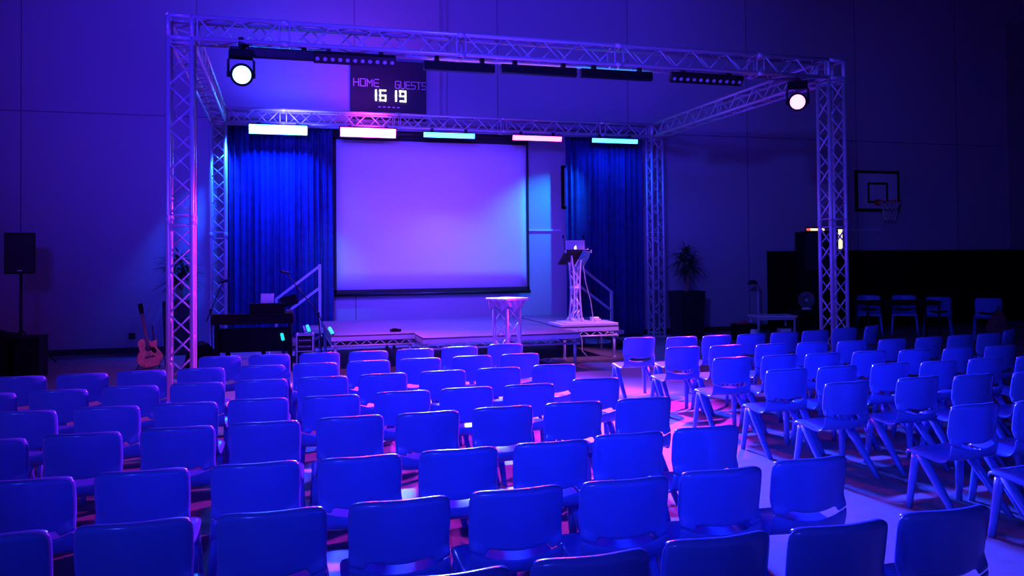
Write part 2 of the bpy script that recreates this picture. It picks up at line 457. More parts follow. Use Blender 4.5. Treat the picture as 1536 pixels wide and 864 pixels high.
curtain('pleated dark navy curtain behind the lectern, right of the screen', 5.47, 7.12, 15.27, 4.02, 13, 2)

# ------------------------------------------------------------------ stage decks
def deck(label, x0, x1, y0, y1, z, legs=True, group='stage decks', frame=.16):
    cx, cy = (x0 + x1) / 2, (y0 + y1) / 2
    t = thing('stage_deck', label, 'stage', (cx, cy, 0), 0, group)
    w, d = x1 - x0, y1 - y0
    obj('deck_board', bx((0, 0, z - .0125), (w, d, .025), bevel=.003), 'deck', t)
    b = NB()
    for s in (-1, 1):
        box(b, (0, s * (d / 2 - .02), z - .055), (w, .04, .06)); box(b, (s * (w / 2 - .02), 0, z - .055), (.04, d - .08, .06))
        tube(b, [(-w / 2, s * (d / 2 - .02), z - frame), (w / 2, s * (d / 2 - .02), z - frame)], .016, 8)
        tube(b, [(s * (w / 2 - .02), -d / 2, z - frame), (s * (w / 2 - .02), d / 2, z - frame)], .016, 8)
    obj('edge_frame', b, 'alu_dull', t)
    b = NB(); zt, zb = z - .083, z - frame
    for s in (-1, 1):
        n = max(2, round(w / .115)); n += n % 2
        pts = [(-w / 2 + .03 + (w - .06) * k / n, s * (d / 2 - .02), zt if k % 2 else zb) for k in range(n + 1)]
        for p, q in zip(pts, pts[1:]): tube(b, [p, q], .0075, 6)
        n = max(2, round(d / .115)); n += n % 2
        pts = [(s * (w / 2 - .02), -d / 2 + .03 + (d - .06) * k / n, zt if k % 2 else zb) for k in range(n + 1)]
        for p, q in zip(pts, pts[1:]): tube(b, [p, q], .0075, 6)
    obj('lattice', b, 'alu_dull', t)
    for sx in (-1, 1):
        for sy in (-1, 1):
            b = NB(); x, y = sx * (w / 2 - .06), sy * (d / 2 - .06)
            tube(b, [(x, y, 0.02), (x, y, z - .085)], .024, 10); lathe(b, [(.035, 0), (.035, .02)], (x, y, 0), 12)
            obj('leg', b, 'alu_dull', t)
    return t
deck('low stage deck jutting forward in the middle, behind the truss table', 1.91, 4.245, 11.30, 14.85, .50)
deck('low stage deck at the keyboard side, set back with a bright lattice front', .69, 1.90, 11.98, 14.85, .515)
deck('low stage deck under the lectern at the right-hand end of the stage', 4.255, 5.22, 12.13, 14.85, .515)
t = thing('lectern_platform', 'thin platform board lying on the stage under the lectern', 'platform', (4.715, 12.41, .515))
obj('top_board', bx((0, 0, .035), (.99, .58, .014), bevel=.003), 'white', t)
b = NB()
for s in (-1, 1): box(b, (0, s * .28, .014), (.99, .02, .028)); box(b, (s * .485, 0, .014), (.02, .54, .028))
obj('edge_strip', b, 'alu', t)

# stairs with handrails
def stairs(label, x_high, sgn, y0, y1):
    t = thing('stage_stairs', label, 'stairs', (x_high, (y0 + y1) / 2, 0), 0, 'stage stairs')
    d = y1 - y0
    tops = (.50, .31, .12)
    for k, z in enumerate(tops):
        b = NB(); x = sgn * (.16 + .27 * k)
        box(b, (x, 0, z - .02), (.28, d, .04), bevel=.004); o = obj('tread', b, 'deck', t)
        b = NB(); box(b, (x, -d / 2 - .006, z - .025), (.28, .012, .07)); box(b, (x + sgn * .146, 0, z - .025), (.012, d, .05)); obj('nosing', b, 'white', o)
    for s in (-1, 1):
        b = NB()
        tube(b, [(sgn * .03, s * (d / 2 - .03), .40), (sgn * .83, s * (d / 2 - .03), .02)], .02, 8)
        for k, z in enumerate(tops): tube(b, [(sgn * (.16 + .27 * k), s * (d / 2 - .03), 0), (sgn * (.16 + .27 * k), s * (d / 2 - .03), z - .04)], .014, 8)
        obj('stringer', b, 'alu_dull', t)
    b = NB(); y = d / 2 + .03
    box(b, (sgn * .03, y, .80), (.045, .045, 1.46)); box(b, (sgn * .74, y, .49), (.045, .045, .96))
    for (z0_, z1_) in ((1.50, .955), (1.13, .60)):
        p = Vector((sgn * .03, y, z0_)); q = Vector((sgn * .74, y, z1_)); L = (q - p).length
        box(b, (p + q) / 2, (L, .042, .042), Matrix.Rotation(-math.atan2((q - p).z, (q - p).x), 4, 'Y'))
    for x in (.03, .74): box(b, (sgn * x, y, .02 + .02), (.09, .09, .04))
    obj('handrail', b, 'alu_dull', t)
    return t
stairs('short stage stairs with sloping metal handrail in front of the left curtain', .665, -1, 13.30, 14.20)
stairs('short stage stairs with sloping metal handrail behind the lectern', 5.245, 1, 13.30, 14.20)

# ------------------------------------------------------------------ truss table in front of the stage
t = thing('truss_table', 'tall silver truss table with bunched cloth under its top, in front of the stage', 'table', (2.94, 10.62, 0), radians(29.5))
h = .12
b = NB(); lacing(b, (-h, -h, .05), (-h, -h, .98), EX, EY); o = obj('column', b, 'alu', t)
for sx in (-h, h):
    for sy in (-h, h): obj('chord', tb([(sx, sy, .024), (sx, sy, 1.02)], R_CH, 10), 'alu', o)
obj('base_plate', bx((0, 0, .012), (.42, .42, .024), bevel=.004), 'alu_dull', t)
obj('tabletop', bx((0, 0, 1.055), (.42, .42, .03), bevel=.008), 'white', t)
def sk(u, v):
    a = 2 * pi * u; s = (abs(cos(a)) ** 6 + abs(sin(a)) ** 6) ** (-1 / 6)
    r = (.195 + .02 * sin(11 * a + 3 * v) * (1 - .3 * v)) * s * (1.0 - .16 * (1 - v))
    return (r * cos(a), r * sin(a), .93 + .11 * v + (.03 * sin(5 * a) * (1 - v)))
b = NB(); grid(b, sk, 72, 6); bmesh.ops.remove_doubles(b, verts=b.verts, dist=1e-4); obj('cloth_skirt', b, 'cloth', t)

# ------------------------------------------------------------------ lectern with laptop
LX, LY, LZ = 4.57, 12.36, .557
t = thing('lectern', 'truss-legged lectern with sloping board standing on the right of the stage', 'lectern', (LX, LY, LZ))
obj('base_plate', bx((0, 0, .011), (.50, .46, .022), bevel=.003), 'white', t)
def bow(sx, sy):
    pts = []
    for k in range(11):
        v = k / 10
        pts.append((sx * (.048 + .036 * (2 * v - 1) ** 2), sy * (.085 - .02 * v), .022 + (1.06 if sy < 0 else .96) * v))
    return pts
for sx in (-1, 1):
    for sy in (-1, 1):
        b = NB(); p = bow(sx, sy); tube(b, p, .016, 10); lathe(b, [(.030, 0), (.030, .03), (.020, .06)], (p[0][0], p[0][1], .022), 12)
        obj('leg', b, 'alu', t)
b = NB()
for sy in (-1, 1):
    for k in range(5):
        A = bow(-1, sy)[2 * k]; B = bow(1, sy)[2 * k + 2]
        if k % 2: A, B = bow(1, sy)[2 * k], bow(-1, sy)[2 * k + 2]
        tube(b, [A, B], .007, 6)
for sx in (-1, 1):
    for k in range(5):
        A = bow(sx, -1 if k % 2 else 1)[2 * k]; B = bow(sx, 1 if k % 2 else -1)[2 * k + 2]
        tube(b, [A, B], .009, 6)
obj('cross_braces', b, 'alu', t)
obj('mid_shelf', bx((0, 0, .565), (.13, .17, .03), bevel=.006), 'white', t)
b = NB(); box(b, (0, 0, 0), (.45, .44, .018), bevel=.004)
bmesh.ops.transform(b, matrix=Matrix.Translation((.0, .02, 1.055)) @ RX(-31), verts=b.verts)
obj('reading_board', b, 'blackmetal', t)
for q in (-1, 1):
    b = NB(); box(b, (q * .215, -.165, 1.145), (.02, .025, .05), bevel=.004); obj('corner_clip', b, 'alu', t)
# laptop rests on the top of the board, lid toward the hall
lt = thing('laptop', 'open silver laptop with lit logo on its lid, on top of the lectern', 'laptop', (LX - .035, LY - .10, LZ + 1.145))
obj('base', bx((0, .095, -.046), (.32, .22, .016), RX(-31), bevel=.004), 'laptop', lt)
lid = obj('lid', bx((0, -.018, .085), (.32, .010, .19), bevel=.004), 'laptop', lt)
b = NB()
def disc(bm, cx, cz, rx, rz, y, n=16):
    vs = [bm.verts.new((cx + rx * cos(2 * pi * k / n), y, cz + rz * sin(2 * pi * k / n))) for k in range(n)]
    ws = [bm.verts.new((v.co.x, y + .002, v.co.z)) for v in vs]
    bm.faces.new(vs); bm.faces.new(list(reversed(ws)))
    for k in range(n): bm.faces.new((vs[k], ws[k], ws[(k + 1) % n], vs[(k + 1) % n]))
# apple outline with bite and leaf
ap = []
for k in range(40):
    a = 2 * pi * k / 40; r = .021 * (1 - .10 * math.exp(-((a - pi / 2) / .28) ** 2) - .07 * math.exp(-((a - 3 * pi / 2) / .28) ** 2))
    x, z = r * cos(a), r * sin(a)
    dx, dz = x - .026, z - .002
    if dx * dx + dz * dz < .011 ** 2:
        q = .011 / max(1e-6, sqrt(dx * dx + dz * dz)); x, z = .026 + dx * q, .002 + dz * q
    ap.append((x, z))
vs = [b.verts.new((x, -.0245, z + .058)) for x, z in ap]; ws = [b.verts.new((x, -.0225, z + .058)) for x, z in ap]
b.faces.new(vs); b.faces.new(list(reversed(ws)))
for k in range(40): b.faces.new((vs[k], ws[k], ws[(k + 1) % 40], vs[(k + 1) % 40]))
disc(b, .005, .087, .004, .009, -.0245)
obj('logo', b, 'logo', lid, label='small glowing white apple logo')
bmesh_k = NB(); grid(bmesh_k, lambda u, v: (-.14 + .28 * u, .03 + .09 * v, .004 - .60 * (.03 + .09 * v)), 12, 4); obj('keyboard', bmesh_k, 'black', lt)
def gooseneck(label, pts):
    t = thing('gooseneck_microphone', label, 'microphone', pts[0], 0, 'lectern microphones')
    p0 = Vector(pts[0]); loc = [Vector(p) - p0 for p in pts]
    o = obj('stem', tb(loc, .005, 8), 'blackmetal', t)
    e = loc[-1]; d = (loc[-1] - loc[-2]).normalized()
    obj('head', tb([e - d * .005, e + d * .02, e + d * .05, e + d * .06], [.008, .014, .014, .006], 12), 'black', t)
bp = LZ + 1.10
gooseneck('thin gooseneck microphone rising left of the laptop', [(LX - .205, LY - .12, bp + .04), (LX - .21, LY - .10, bp + .13), (LX - .225, LY - .12, bp + .21), (LX - .25, LY - .16, bp + .26)])
gooseneck('thin gooseneck microphone rising right of the laptop', [(LX + .205, LY - .12, bp + .04), (LX + .19, LY - .09, bp + .14), (LX + .14, LY - .10, bp + .22), (LX + .10, LY - .14, bp + .265)])
b = NB()
def dr(u, v):
    return (LX + .06 + .15 * u - .04 * v, LY - .19 + .22 * v + .012 * sin(9 * u + 5 * v), LZ + 1.15 - .24 * v + .008 * sin(7 * u + 3 * v))
thick_grid(b, dr, (0, -.006, 0), 12, 12); tag(obj('draped_cloth', b, 'teal'), 'teal crumpled cloth hanging over the right edge of the lectern', 'cloth')
t = thing('clip_lamp', 'small clip with hanging tab at the right corner of the lectern', 'clip', (LX + .215, LY - .03, LZ + 1.12))
obj('tab', bx((0, 0, 0), (.02, .02, .16), bevel=.004), 'alu', t); obj('jaw', bx((-.02, 0, .05), (.06, .03, .02), bevel=.004), 'alu', t)
# leads and adaptors beside the lectern
tag(obj('lectern_cable', tb([(LX + .14, LY + .02, bp - .12), (LX + .19, LY + .03, bp - .45), (LX + .27, LY + .02, LZ + .35), (LX + .30, LY + .0, LZ + .08), (LX + .34, LY - .02, LZ + .007)], .007, 8), 'cable'), 'grey cable running from the lectern down to the platform', 'cable')
tag(obj('hanging_cable', tb([(LX - .04, 12.146, LZ - .0), (LX - .035, 12.125, LZ - .12), (LX + .0, 12.08, .30), (LX - .05, 11.95, .15), (LX + .03, 11.85, .03), (LX + .18, 11.86, .009)], .008, 8), 'cable'), 'pale cable drooping from the lectern platform to the floor', 'cable')
t = thing('power_adaptor', 'pale blue-lit power adaptor box on the platform beside the lectern', 'adaptor', (LX + .40, LY + .18, LZ))
obj('case', bx((0, 0, .035), (.13, .10, .07), bevel=.01), 'laptop', t); obj('plug', bx((.09, 0, .02), (.04, .03, .03), bevel=.005), 'laptop', t)
t = thing('power_strip', 'slim pale power strip lying behind the lectern on the platform', 'power strip', (LX + .12, LY + .38, LZ), radians(12))
obj('case', bx((0, 0, .018), (.30, .05, .036), bevel=.006), 'plastic_clear', t)
b = NB()
for k in range(4): box(b, (-.1 + .065 * k, 0, .037), (.035, .035, .004))
obj('sockets', b, 'knob', t)
b = NB()
pts = []
for k in range(60):
    a = k * .42; r = .08 + .05 * sin(k * .9)
    pts.append((3.98 + r * cos(a) * 1.8, 11.85 + r * sin(a) + .03 * sin(k), .012 + .012 * (k % 5)))
tube(b, pts, .008, 6); tag(obj('coiled_cable', b, 'cable'), 'pale tangled cable heap on the floor under the stage front', 'cable')

# ------------------------------------------------------------------ keyboard corner
t = thing('digital_piano', 'black digital piano standing in front of the left curtain', 'piano', (-.39, 12.66, 0), radians(-3))
obj('case', bx((0, 0, .735), (1.16, .34, .11), bevel=.02), 'black', t)
b = NB(); box(b, (0, -.19, .70), (1.16, .05, .05), bevel=.01); box(b, (0, -.12, .80), (1.14, .06, .05), bevel=.01); obj('key_slip', b, 'black', t)
b = NB()
for k in range(40): box(b, (-.527 + k * .027, .10, .795), (.027, .13, .012))
obj('white_keys', b, 'white', t)
for s in (-1, 1):
    b = NB(); box(b, (s * .52, .05, .34), (.05, .26, .68)); box(b, (s * .52, .0, .03), (.06, .36, .06)); obj('side_stand', b, 'black', t)
obj('modesty_panel', bx((0, .12, .42), (.99, .02, .36)), 'black', t)
b = NB(); box(b, (.20, -.10, .875), (.50, .025, .20), RX(12), .004); obj('music_rest', b, 'black', t)
t = thing('sheet_music', 'pale sheet of music standing on the piano rest', 'paper', (-.20, 12.625, .96), radians(-4))
b = NB(); thick_grid(b, lambda u, v: (-.095 + .19 * u, .012 + .03 * v + .01 * sin(pi * u), 0 + .15 * v), (0, -.002, 0), 6, 4); obj('page', b, 'paper', t)
t = thing('piano_bench', 'low black bench behind the digital piano, before the left curtain', 'bench', (-.52, 13.12, 0), radians(-4))
obj('seat_pad', bx((0, 0, .43), (.62, .30, .07), bevel=.02), 'black', t)
for sx in (-1, 1):
    for sy in (-1, 1): obj('leg', bx((sx * .26, sy * .11, .20), (.04, .04, .40), bevel=.004), 'black', t)
t = thing('mixer', 'small dark mixer with two lit knobs at the end of the piano', 'mixer', (.07, 12.66, .79), radians(-4))
obj('case', bx((0, 0, .03), (.20, .22, .05), RX(6), .008), 'black', t)
b = NB()
for x, y in ((-.02, -.09), (.03, -.07), (-.05, 0), (.05, .02)): lathe(b, [(.010, 0), (.010, .02)], (x, y, .056), 10)
obj('knobs', b, 'knob', t)
t = thing('tilted_tablet', 'dark slanted tablet holder beside the sheet music', 'tablet', (.12, 12.79, .79), radians(-4))
obj('tablet', bx((0, -.02, .20), (.24, .012, .17), RX(-25) @ RY(-18), .004), 'black', t)
obj('stand', tb([(0, .03, 0), (0, 0, .19)], .012, 8), 'blackmetal', t)

def mic_stand(label, base, top, tip, rear, mic=True):
    t = thing('microphone_stand', label, 'microphone stand', base, 0, 'microphone stands')
    bz = Vector(base)
    P = lambda p: Vector(p) - bz
    h = P(top)
    obj('upright', tb([(0, 0, .10), h], .010, 8), 'blackmetal', t)
    for k in range(3):
        a = 2 * pi * k / 3 + .4
        obj('foot', tb([(0, 0, .14), (.14 * cos(a), .14 * sin(a), .05), (.27 * cos(a), .27 * sin(a), .012)], .009, 8), 'blackmetal', t)
    obj('boom', tb([P(rear), h, P(tip)], .008, 8), 'blackmetal', t)
    b = NB(); tube(b, [h - Vector((.02, 0, .01)), h + Vector((.02, 0, .01))], .02, 10); obj('clutch', b, 'blackmetal', t)
    d = (P(tip) - h).normalized()
    if mic:
        e = P(tip)
        d2 = Vector((d.x, d.y * .3, d.z * .15)).normalized()
        obj('microphone', tb([e - d2 * .07, e + d2 * .03, e + d2 * .04, e + d2 * .07, e + d2 * .085], [.012, .014, .024, .024, .01], 12), 'blackmetal', t)
mic_stand('black boom microphone stand reaching up left toward the piano from the stage edge', (.60, 12.76, 0), (.545, 12.77, .79), (.07, 12.87, 1.42), (.60, 12.76, .66))
mic_stand('black boom microphone stand in front of the rear left truss tower', (-1.05, 13.72, 0), (-1.07, 13.72, .82), (-.885, 13.66, 1.27), (-1.14, 13.74, .64))

t = thing('flight_case', 'small equipment flight case with ball corners beside the stage stairs', 'flight case', (.345, 12.62, 0), radians(-3))
obj('box', bx((0, 0, .25), (.22, .26, .46), bevel=.004), 'black', t)
b = NB()
for sx in (-1, 1):
    for sy in (-1, 1):
        box(b, (sx * .115, sy * .135, .25), (.018, .018, .50))
for z in (.01, .25, .49):
    for s in (-1, 1): box(b, (0, s * .135, z), (.23, .016, .016)); box(b, (s * .115, 0, z), (.016, .27, .016))
obj('edging', b, 'alu', t)
b = NB()
for sx in (-1, 1):
    for sy in (-1, 1):
        for z in (.02, .25, .49): bmesh.ops.create_icosphere(b, subdivisions=2, radius=.020, matrix=Matrix.Translation((sx * .115, sy * .135, z)))
obj('ball_corners', b, 'alu', t)
for z in (.40, .31, .15):
    b = NB(); box(b, (0, -.132, z), (.19, .012, .075)); o = obj('rack_unit', b, 'blackmetal', t)
    b = NB()
    for k in range(6): lathe(b, [(.011, -.150), (.011, -.138)], (-.075 + .03 * k, 0, z + .012), 10, 'Y')
    obj('knobs', b, 'knob', o)
for (x, y, z, hgt, tilt, lab) in ((.03, 12.72, 0, .40, 12, 'small glowing teal cylinder on a post left of the flight case'), (.42, 12.95, 0, .50, 20, 'small glowing teal cylinder on a post right of the flight case'), (.72, 12.04, .515, .02, 30, 'small glowing teal cylinder at the front corner of the stage')):
    t = thing('teal_cylinder', lab, 'light', (x, y, z), 0, 'teal glowing cylinders by the stage stairs')  # unidentified bright teal details, built as emissive cylinders
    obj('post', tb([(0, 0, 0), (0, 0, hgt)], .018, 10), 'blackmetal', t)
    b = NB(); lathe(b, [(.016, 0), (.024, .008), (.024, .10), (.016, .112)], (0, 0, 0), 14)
    bmesh.ops.transform(b, matrix=Matrix.Translation((0, 0, hgt)) @ RY(-tilt), verts=b.verts); obj('lens', b, 'teal_emissive', t)
t = thing('stage_monitor', 'black wedge monitor speaker on the floor behind the front left tower', 'speaker', (-1.16, 13.10, 0), radians(15))
b = NB(); prism(b, [(-.20, 0), (.22, 0), (.22, .18), (.06, .38), (-.14, .34)], -.26, .26, RX(90) @ RZ(0)); obj('cabinet', b, 'black', t)
b = NB(); box(b, (-.175, 0, .17), (.012, .46, .28), RY(10)); obj('grille', b, 'grille', t)
t = thing('foot_pedal', 'small dark pedal lying on the stage deck near its front edge', 'pedal', (1.66, 12.3, .515))
obj('body', bx((0, 0, .022), (.16, .10, .04), bevel=.008), 'black', t); b = NB(); box(b, (-.02, -.02, .05), (.08, .05, .015), RX(10)); obj('treadle', b, 'blackmetal', t)

# ------------------------------------------------------------------ acoustic guitar
t = thing('acoustic_guitar', 'orange acoustic guitar with cutaway leaning on a stand near the front left tower', 'guitar', (-1.86, 13.18, 0.03), 0)
G = RZ(10) @ RX(-14) @ RY(-9) @ Matrix.Scale(.93, 4)
def gp(bm): bmesh.ops.transform(bm, matrix=G, verts=bm.verts); return bm
def outline():
    pts = []
    # right half (with cutaway) then left half, bottom to top
    R = [(0, 0), (.09, .005), (.16, .04), (.195, .11), (.19, .18), (.155, .245), (.128, .29), (.132, .33), (.150, .37), (.150, .41), (.125, .425), (.095, .41), (.07, .40), (.045, .415), (.03, .46)]
    Lh = [(-.03, .47), (-.09, .468), (-.13, .44), (-.145, .39), (-.135, .33), (-.125, .29), (-.155, .245), (-.19, .18), (-.195, .11), (-.16, .04), (-.09, .005)]
    return R + Lh
def smooth(p, n=2):
    for _ in range(n):
        q = []
        for a, c in zip(p, p[1:] + p[:1]):
            q += [(a[0] * .75 + c[0] * .25, a[1] * .75 + c[1] * .25), (a[0] * .25 + c[0] * .75, a[1] * .25 + c[1] * .75)]
        p = q
    return p
O = smooth(outline())
XZ = RX(90)    # prism in x,z facing -y
b = NB(); prism(b, O, 0, .10, Matrix.Translation((0, .10, 0)) @ XZ); obj('body', gp(b), 'darkwood', t)
b = NB(); prism(b, O, 0, .006, Matrix.Translation((0, .001, 0)) @ XZ); obj('soundboard', gp(b), 'wood', t)
b = NB(); lathe(b, [(.048, -.009), (.048, -.004)], (0, 0, .305), 24, 'Y'); obj('sound_hole', gp(b), 'black', t)
b = NB(); prism(b, smooth([(.03, .27), (.06, .32), (.10, .30), (.12, .22), (.08, .20)]), 0, .003, Matrix.Translation((0, -.005, 0)) @ XZ); obj('pickguard', gp(b), 'black', t)
b = NB(); box(b, (0, -.011, .165), (.15, .012, .028), bevel=.004); obj('bridge', gp(b), 'darkwood', t)
b = NB(); box(b, (0, -.004, .63), (.05, .022, .50)); box(b, (0, -.016, .58), (.052, .006, .58)); obj('neck', gp(b), 'darkwood', t)
b = NB(); prism(b, [(-.028, .87), (.028, .87), (.04, .96), (.036, 1.05), (-.036, 1.05), (-.04, .96)], 0, .016, Matrix.Translation((0, .006, 0)) @ XZ)
o = obj('headstock', gp(b), 'black', t)
b = NB()
for k in range(3):
    for s in (-1, 1): lathe(b, [(.008, 0), (.008, .02)], (s * .046, .0, .91 + .045 * k), 8, 'Y')
obj('tuning_pegs', gp(b), 'alu', o)
b = NB()
for k in range(6): tube(b, [(-.019 + .0076 * k, -.021, .165), (-.017 + .0068 * k, -.021, .88)], .0009, 4)
obj('strings', gp(b), 'alu', t)
t = thing('guitar_stand', 'black stand holding up the acoustic guitar', 'stand', (-1.86, 13.36, 0))
obj('upright', tb([(0, .06, .03), (-.01, .10, .40), (-.03, .12, .62)], .010, 8), 'blackmetal', t)
for s in (-1, 1):
    obj('leg', tb([(0, .07, .30), (s * .16, -.02, .14), (s * .20, -.20, .010)], .009, 8), 'blackmetal', t)
    obj('cradle_arm', tb([(s * .10, .02, .022), (s * .10, -.14, .018), (s * .10, -.225, .06)], .008, 8), 'rubber', t)

# ------------------------------------------------------------------ loudspeakers and dark gear at the sides
def loudspeaker(name, label, loc, rz, w, d, h):
    t = thing(name, label, 'speaker', loc, rz)
    b = NB(); prism(b, [(-w / 2, -d / 2), (w / 2, -d / 2), (w * .36, d / 2), (-w * .36, d / 2)], 0, h); obj('cabinet', b, 'black', t)
    b = NB(); box(b, (0, -d / 2 - .006, h / 2), (w * .92, .014, h * .92), bevel=.005); obj('grille', b, 'grille', t)
    b = NB(); box(b, (0, -d / 2 - .015, h * .08), (.06, .004, .02)); obj('badge', b, 'knob', t)
    b = NB(); box(b, (0, d / 2 - .005, h * .8), (.14, .02, .03)); obj('handle', b, 'blackmetal', t)
loudspeaker('loudspeaker', 'black loudspeaker raised on a pole against the left part of the wall', (-3.94, 14.45, 1.43), radians(10), .42, .36, .64)
t = thing('speaker_stand', 'black pole stand under the raised loudspeaker on the left', 'stand', (-3.94, 14.45, 0))
obj('pole', tb([(0, 0, .12), (0, 0, 1.43)], .022, 12), 'blackmetal', t)
for k in range(3):
    a = 2 * pi * k / 3 + .3
    obj('leg', tb([(0, 0, .55), (.48 * cos(a), .48 * sin(a), .012)], .012, 8), 'blackmetal', t)
t = thing('covered_piano', 'dark covered upright piano with sloping lid at the left edge of the photo', 'piano', (-4.17, 12.80, 0), radians(0))
b = NB(); prism(b, [(-.55, 0), (.60, 0), (.60, .60), (.42, .63), (-.05, .86), (-.55, .90)], -.28, .28, RX(90)); obj('cover', b, 'blackcloth', t)
b = NB(); box(b, (.02, -.285, .10), (1.10, .012, .05)); obj('hem', b, 'blackcloth', t)
t = thing('equipment_trunk', 'dark box trunk on the floor beside the covered piano', 'trunk', (-3.34, 12.70, 0), radians(0))
obj('body', bx((0, 0, .27), (.32, .46, .54), bevel=.02), 'black', t)
obj('lid', bx((0, 0, .56), (.33, .47, .05), bevel=.012), 'black', t)
b = NB(); tube(b, [(-.06, -.26, .4), (-.06, -.30, .4), (.06, -.30, .4), (.06, -.26, .4)], .008, 6); obj('handle', b, 'blackmetal', t)
t = thing('wall_box', 'small dark socket box low on the wall by the trunk', 'socket', (-2.52, YW, .30))
obj('plate', bx((0, -.02, 0), (.10, .04, .10), bevel=.006), 'black', t); obj('switch', bx((0, -.044, 0), (.04, .01, .05)), 'blackmetal', t)

def plant(label, x, y, pot_h, pot_w, trunk_h, crown, seed, n):
    rnd = random.Random(seed)
    t = thing('potted_plant', label, 'plant', (x, y, 0), 0, 'potted plants')
    b = NB(); w = pot_w / 2; k = .86
    vs = [[b.verts.new((sx * q, sy * q, z)) for sx, sy in ((-1, -1), (1, -1), (1, 1), (-1, 1))] for q, z in ((w * k, 0), (w, pot_h), (w * .9, pot_h), (w * .88, pot_h - .06))]
    b.faces.new(list(reversed(vs[0])))
    for A, B in zip(vs, vs[1:]):
        for i in range(4): b.faces.new((A[i], A[(i + 1) % 4], B[(i + 1) % 4], B[i]))
    b.faces.new(vs[-1]); pot = obj('pot', b, 'pot', t)
    b = NB(); grid(b, lambda u, v: ((u - .5) * w * 1.75, (v - .5) * w * 1.75, pot_h - .03 + .02 * sin(17 * u + 3) * cos(13 * v)), 10, 10); obj('bark', b, 'soil', t)
    b = NB(); top = pot_h + trunk_h
    tube(b, [(0, 0, pot_h - .06), (.02, 0, pot_h + trunk_h * .4), (-.01, .01, top)], [.055, .04, .03], 10)
    tube(b, [(.03, .02, pot_h - .06), (.05, .01, pot_h + trunk_h * .5), (.10, .03, top + .12)], [.035, .028, .02], 8); obj('trunk', b, 'trunk', t)
    b = NB()
    heads = [Vector((-.01, .01, top)), Vector((.10, .03, top + .14)), Vector((-.08, 0, top + .25)), Vector((.02, .02, top + .38))]
    for i in range(n):
        c = heads[i % 4]
        a = rnd.uniform(0, 2 * pi); el = rnd.uniform(-.25, 1.35); L = crown * rnd.uniform(.55, 1.0); droop = rnd.uniform(.25, .7) * L
        hd = Vector((cos(a) * cos(el), sin(a) * cos(el), sin(el))); sd = Vector((-sin(a), cos(a), 0)); wd = rnd.uniform(.014, .024)
        prev = None
        for j in range(6):
            v = j / 5; p = c + hd * (L * v) - Vector((0, 0, droop * v * v)); ww = wd * (1 - v ** 2.2) + .001
            up = Vector((0, 0, .004))
            l, m_, r_ = b.verts.new(p - sd * ww + up), b.verts.new(p), b.verts.new(p + sd * ww + up)
            if prev: b.faces.new((prev[0], prev[1], m_, l)); b.faces.new((prev[1], prev[2], r_, m_))
            prev = (l, m_, r_)
    obj('foliage', b, 'leaf', t, fix=False)
plant('dark potted plant with spiky leaves on a tall square pot right of the stage', 7.72, 14.55, .93, .54, .34, .50, 3, 190)
plant('dark potted plant with spiky leaves showing through the front left truss tower', -1.72, 15.12, .92, .44, .32, .46, 5, 170)

# ------------------------------------------------------------------ far right corner
t = thing('partition', 'long low black partition standing along the far right wall', 'partition', (13.6, 15.42, 0))
for k in range(6):
    x = -3.48 + 1.21 * (k + .5)
    o = obj('panel', bx((x, 0, .86), (1.19, .05, 1.70), bevel=.006), 'panelblack', t)
    b = NB(); box(b, (x - .5, 0, .02), (.05, .3, .04)); box(b, (x + .5, 0, .02), (.05, .3, .04)); obj('foot', b, 'blackmetal', o)
t = thing('subwoofer_stack', 'tall black speaker cabinet in front of the lit wall opening', 'speaker', (10.84, 14.82, 0), radians(-12))
obj('cabinet', bx((0, 0, .62), (.62, .5, 1.24), bevel=.015), 'black', t)
obj('top_cabinet', bx((0, 0, 1.68), (.60, .44, .86), bevel=.015), 'black', t)
b = NB(); box(b, (0, -.225, 1.68), (.54, .012, .78)); obj('grille', b, 'grille', t)
t = thing('lit_wall_panel', 'small lit opening in the wall behind the black speaker cabinet', 'light', (11.70, YW, 1.98))
obj('frame', bx((0, -.02, 0), (.96, .04, .52), bevel=.004), 'blackmetal', t)
obj('pane', bx((.40, -.045, -.01), (.10, .012, .44)), 'window_light', t, label='warm white lit strip')
obj('top_pane', bx((-.20, -.045, .205), (.36, .012, .05)), 'window_light', t, label='warm white lit strip')
obj('red_pane', bx((-.43, -.045, .205), (.09, .012, .05)), 'red_light', t, label='red lit strip')
def table(name, label, loc, rz, w, d, h, m, lm):
    t = thing(name, label, 'table', loc, rz)
    obj('tabletop', bx((0, 0, h - .015), (w, d, .03), bevel=.005), m, t)
    b = NB()
    for s in (-1, 1): box(b, (0, s * (d / 2 - .05), h - .055), (w - .1, .025, .05)); box(b, (s * (w / 2 - .05), 0, h - .055), (.025, d - .1, .05))
    obj('apron', b, lm, t)
    for sx in (-1, 1):
        for sy in (-1, 1): obj('leg', bx((sx * (w / 2 - .045), sy * (d / 2 - .045), (h - .03) / 2), (.035, .035, h - .03), bevel=.004), lm, t)
    return t
table('side_table', 'low white-topped table beyond the last row of chairs, left of the fan', (9.10, 13.72, 0), radians(-14), .78, .55, .47, 'white', 'alu_dull')
table('fan_table', 'small dark table carrying the round desk fan', (10.0, 13.75, 0), radians(-14), .75, .5, .56, 'black', 'blackmetal')
t = thing('desk_fan', 'round pale desk fan on the small dark table', 'fan', (9.83, 13.66, .56), radians(-36))
b = NB(); lathe(b, [(.09, 0), (.10, .01), (.085, .03), (.02, .035)], (0, 0, 0), 20); obj('base', b, 'white', t)
obj('neck', tb([(0, .02, .03), (0, .03, .17)], .012, 8), 'white', t)
b = NB(); lathe(b, [(.05, .02), (.055, .06), (.04, .12), (.01, .13)], (0, 0, .185), 18, 'Y'); obj('motor', b, 'white', t)
b = NB()
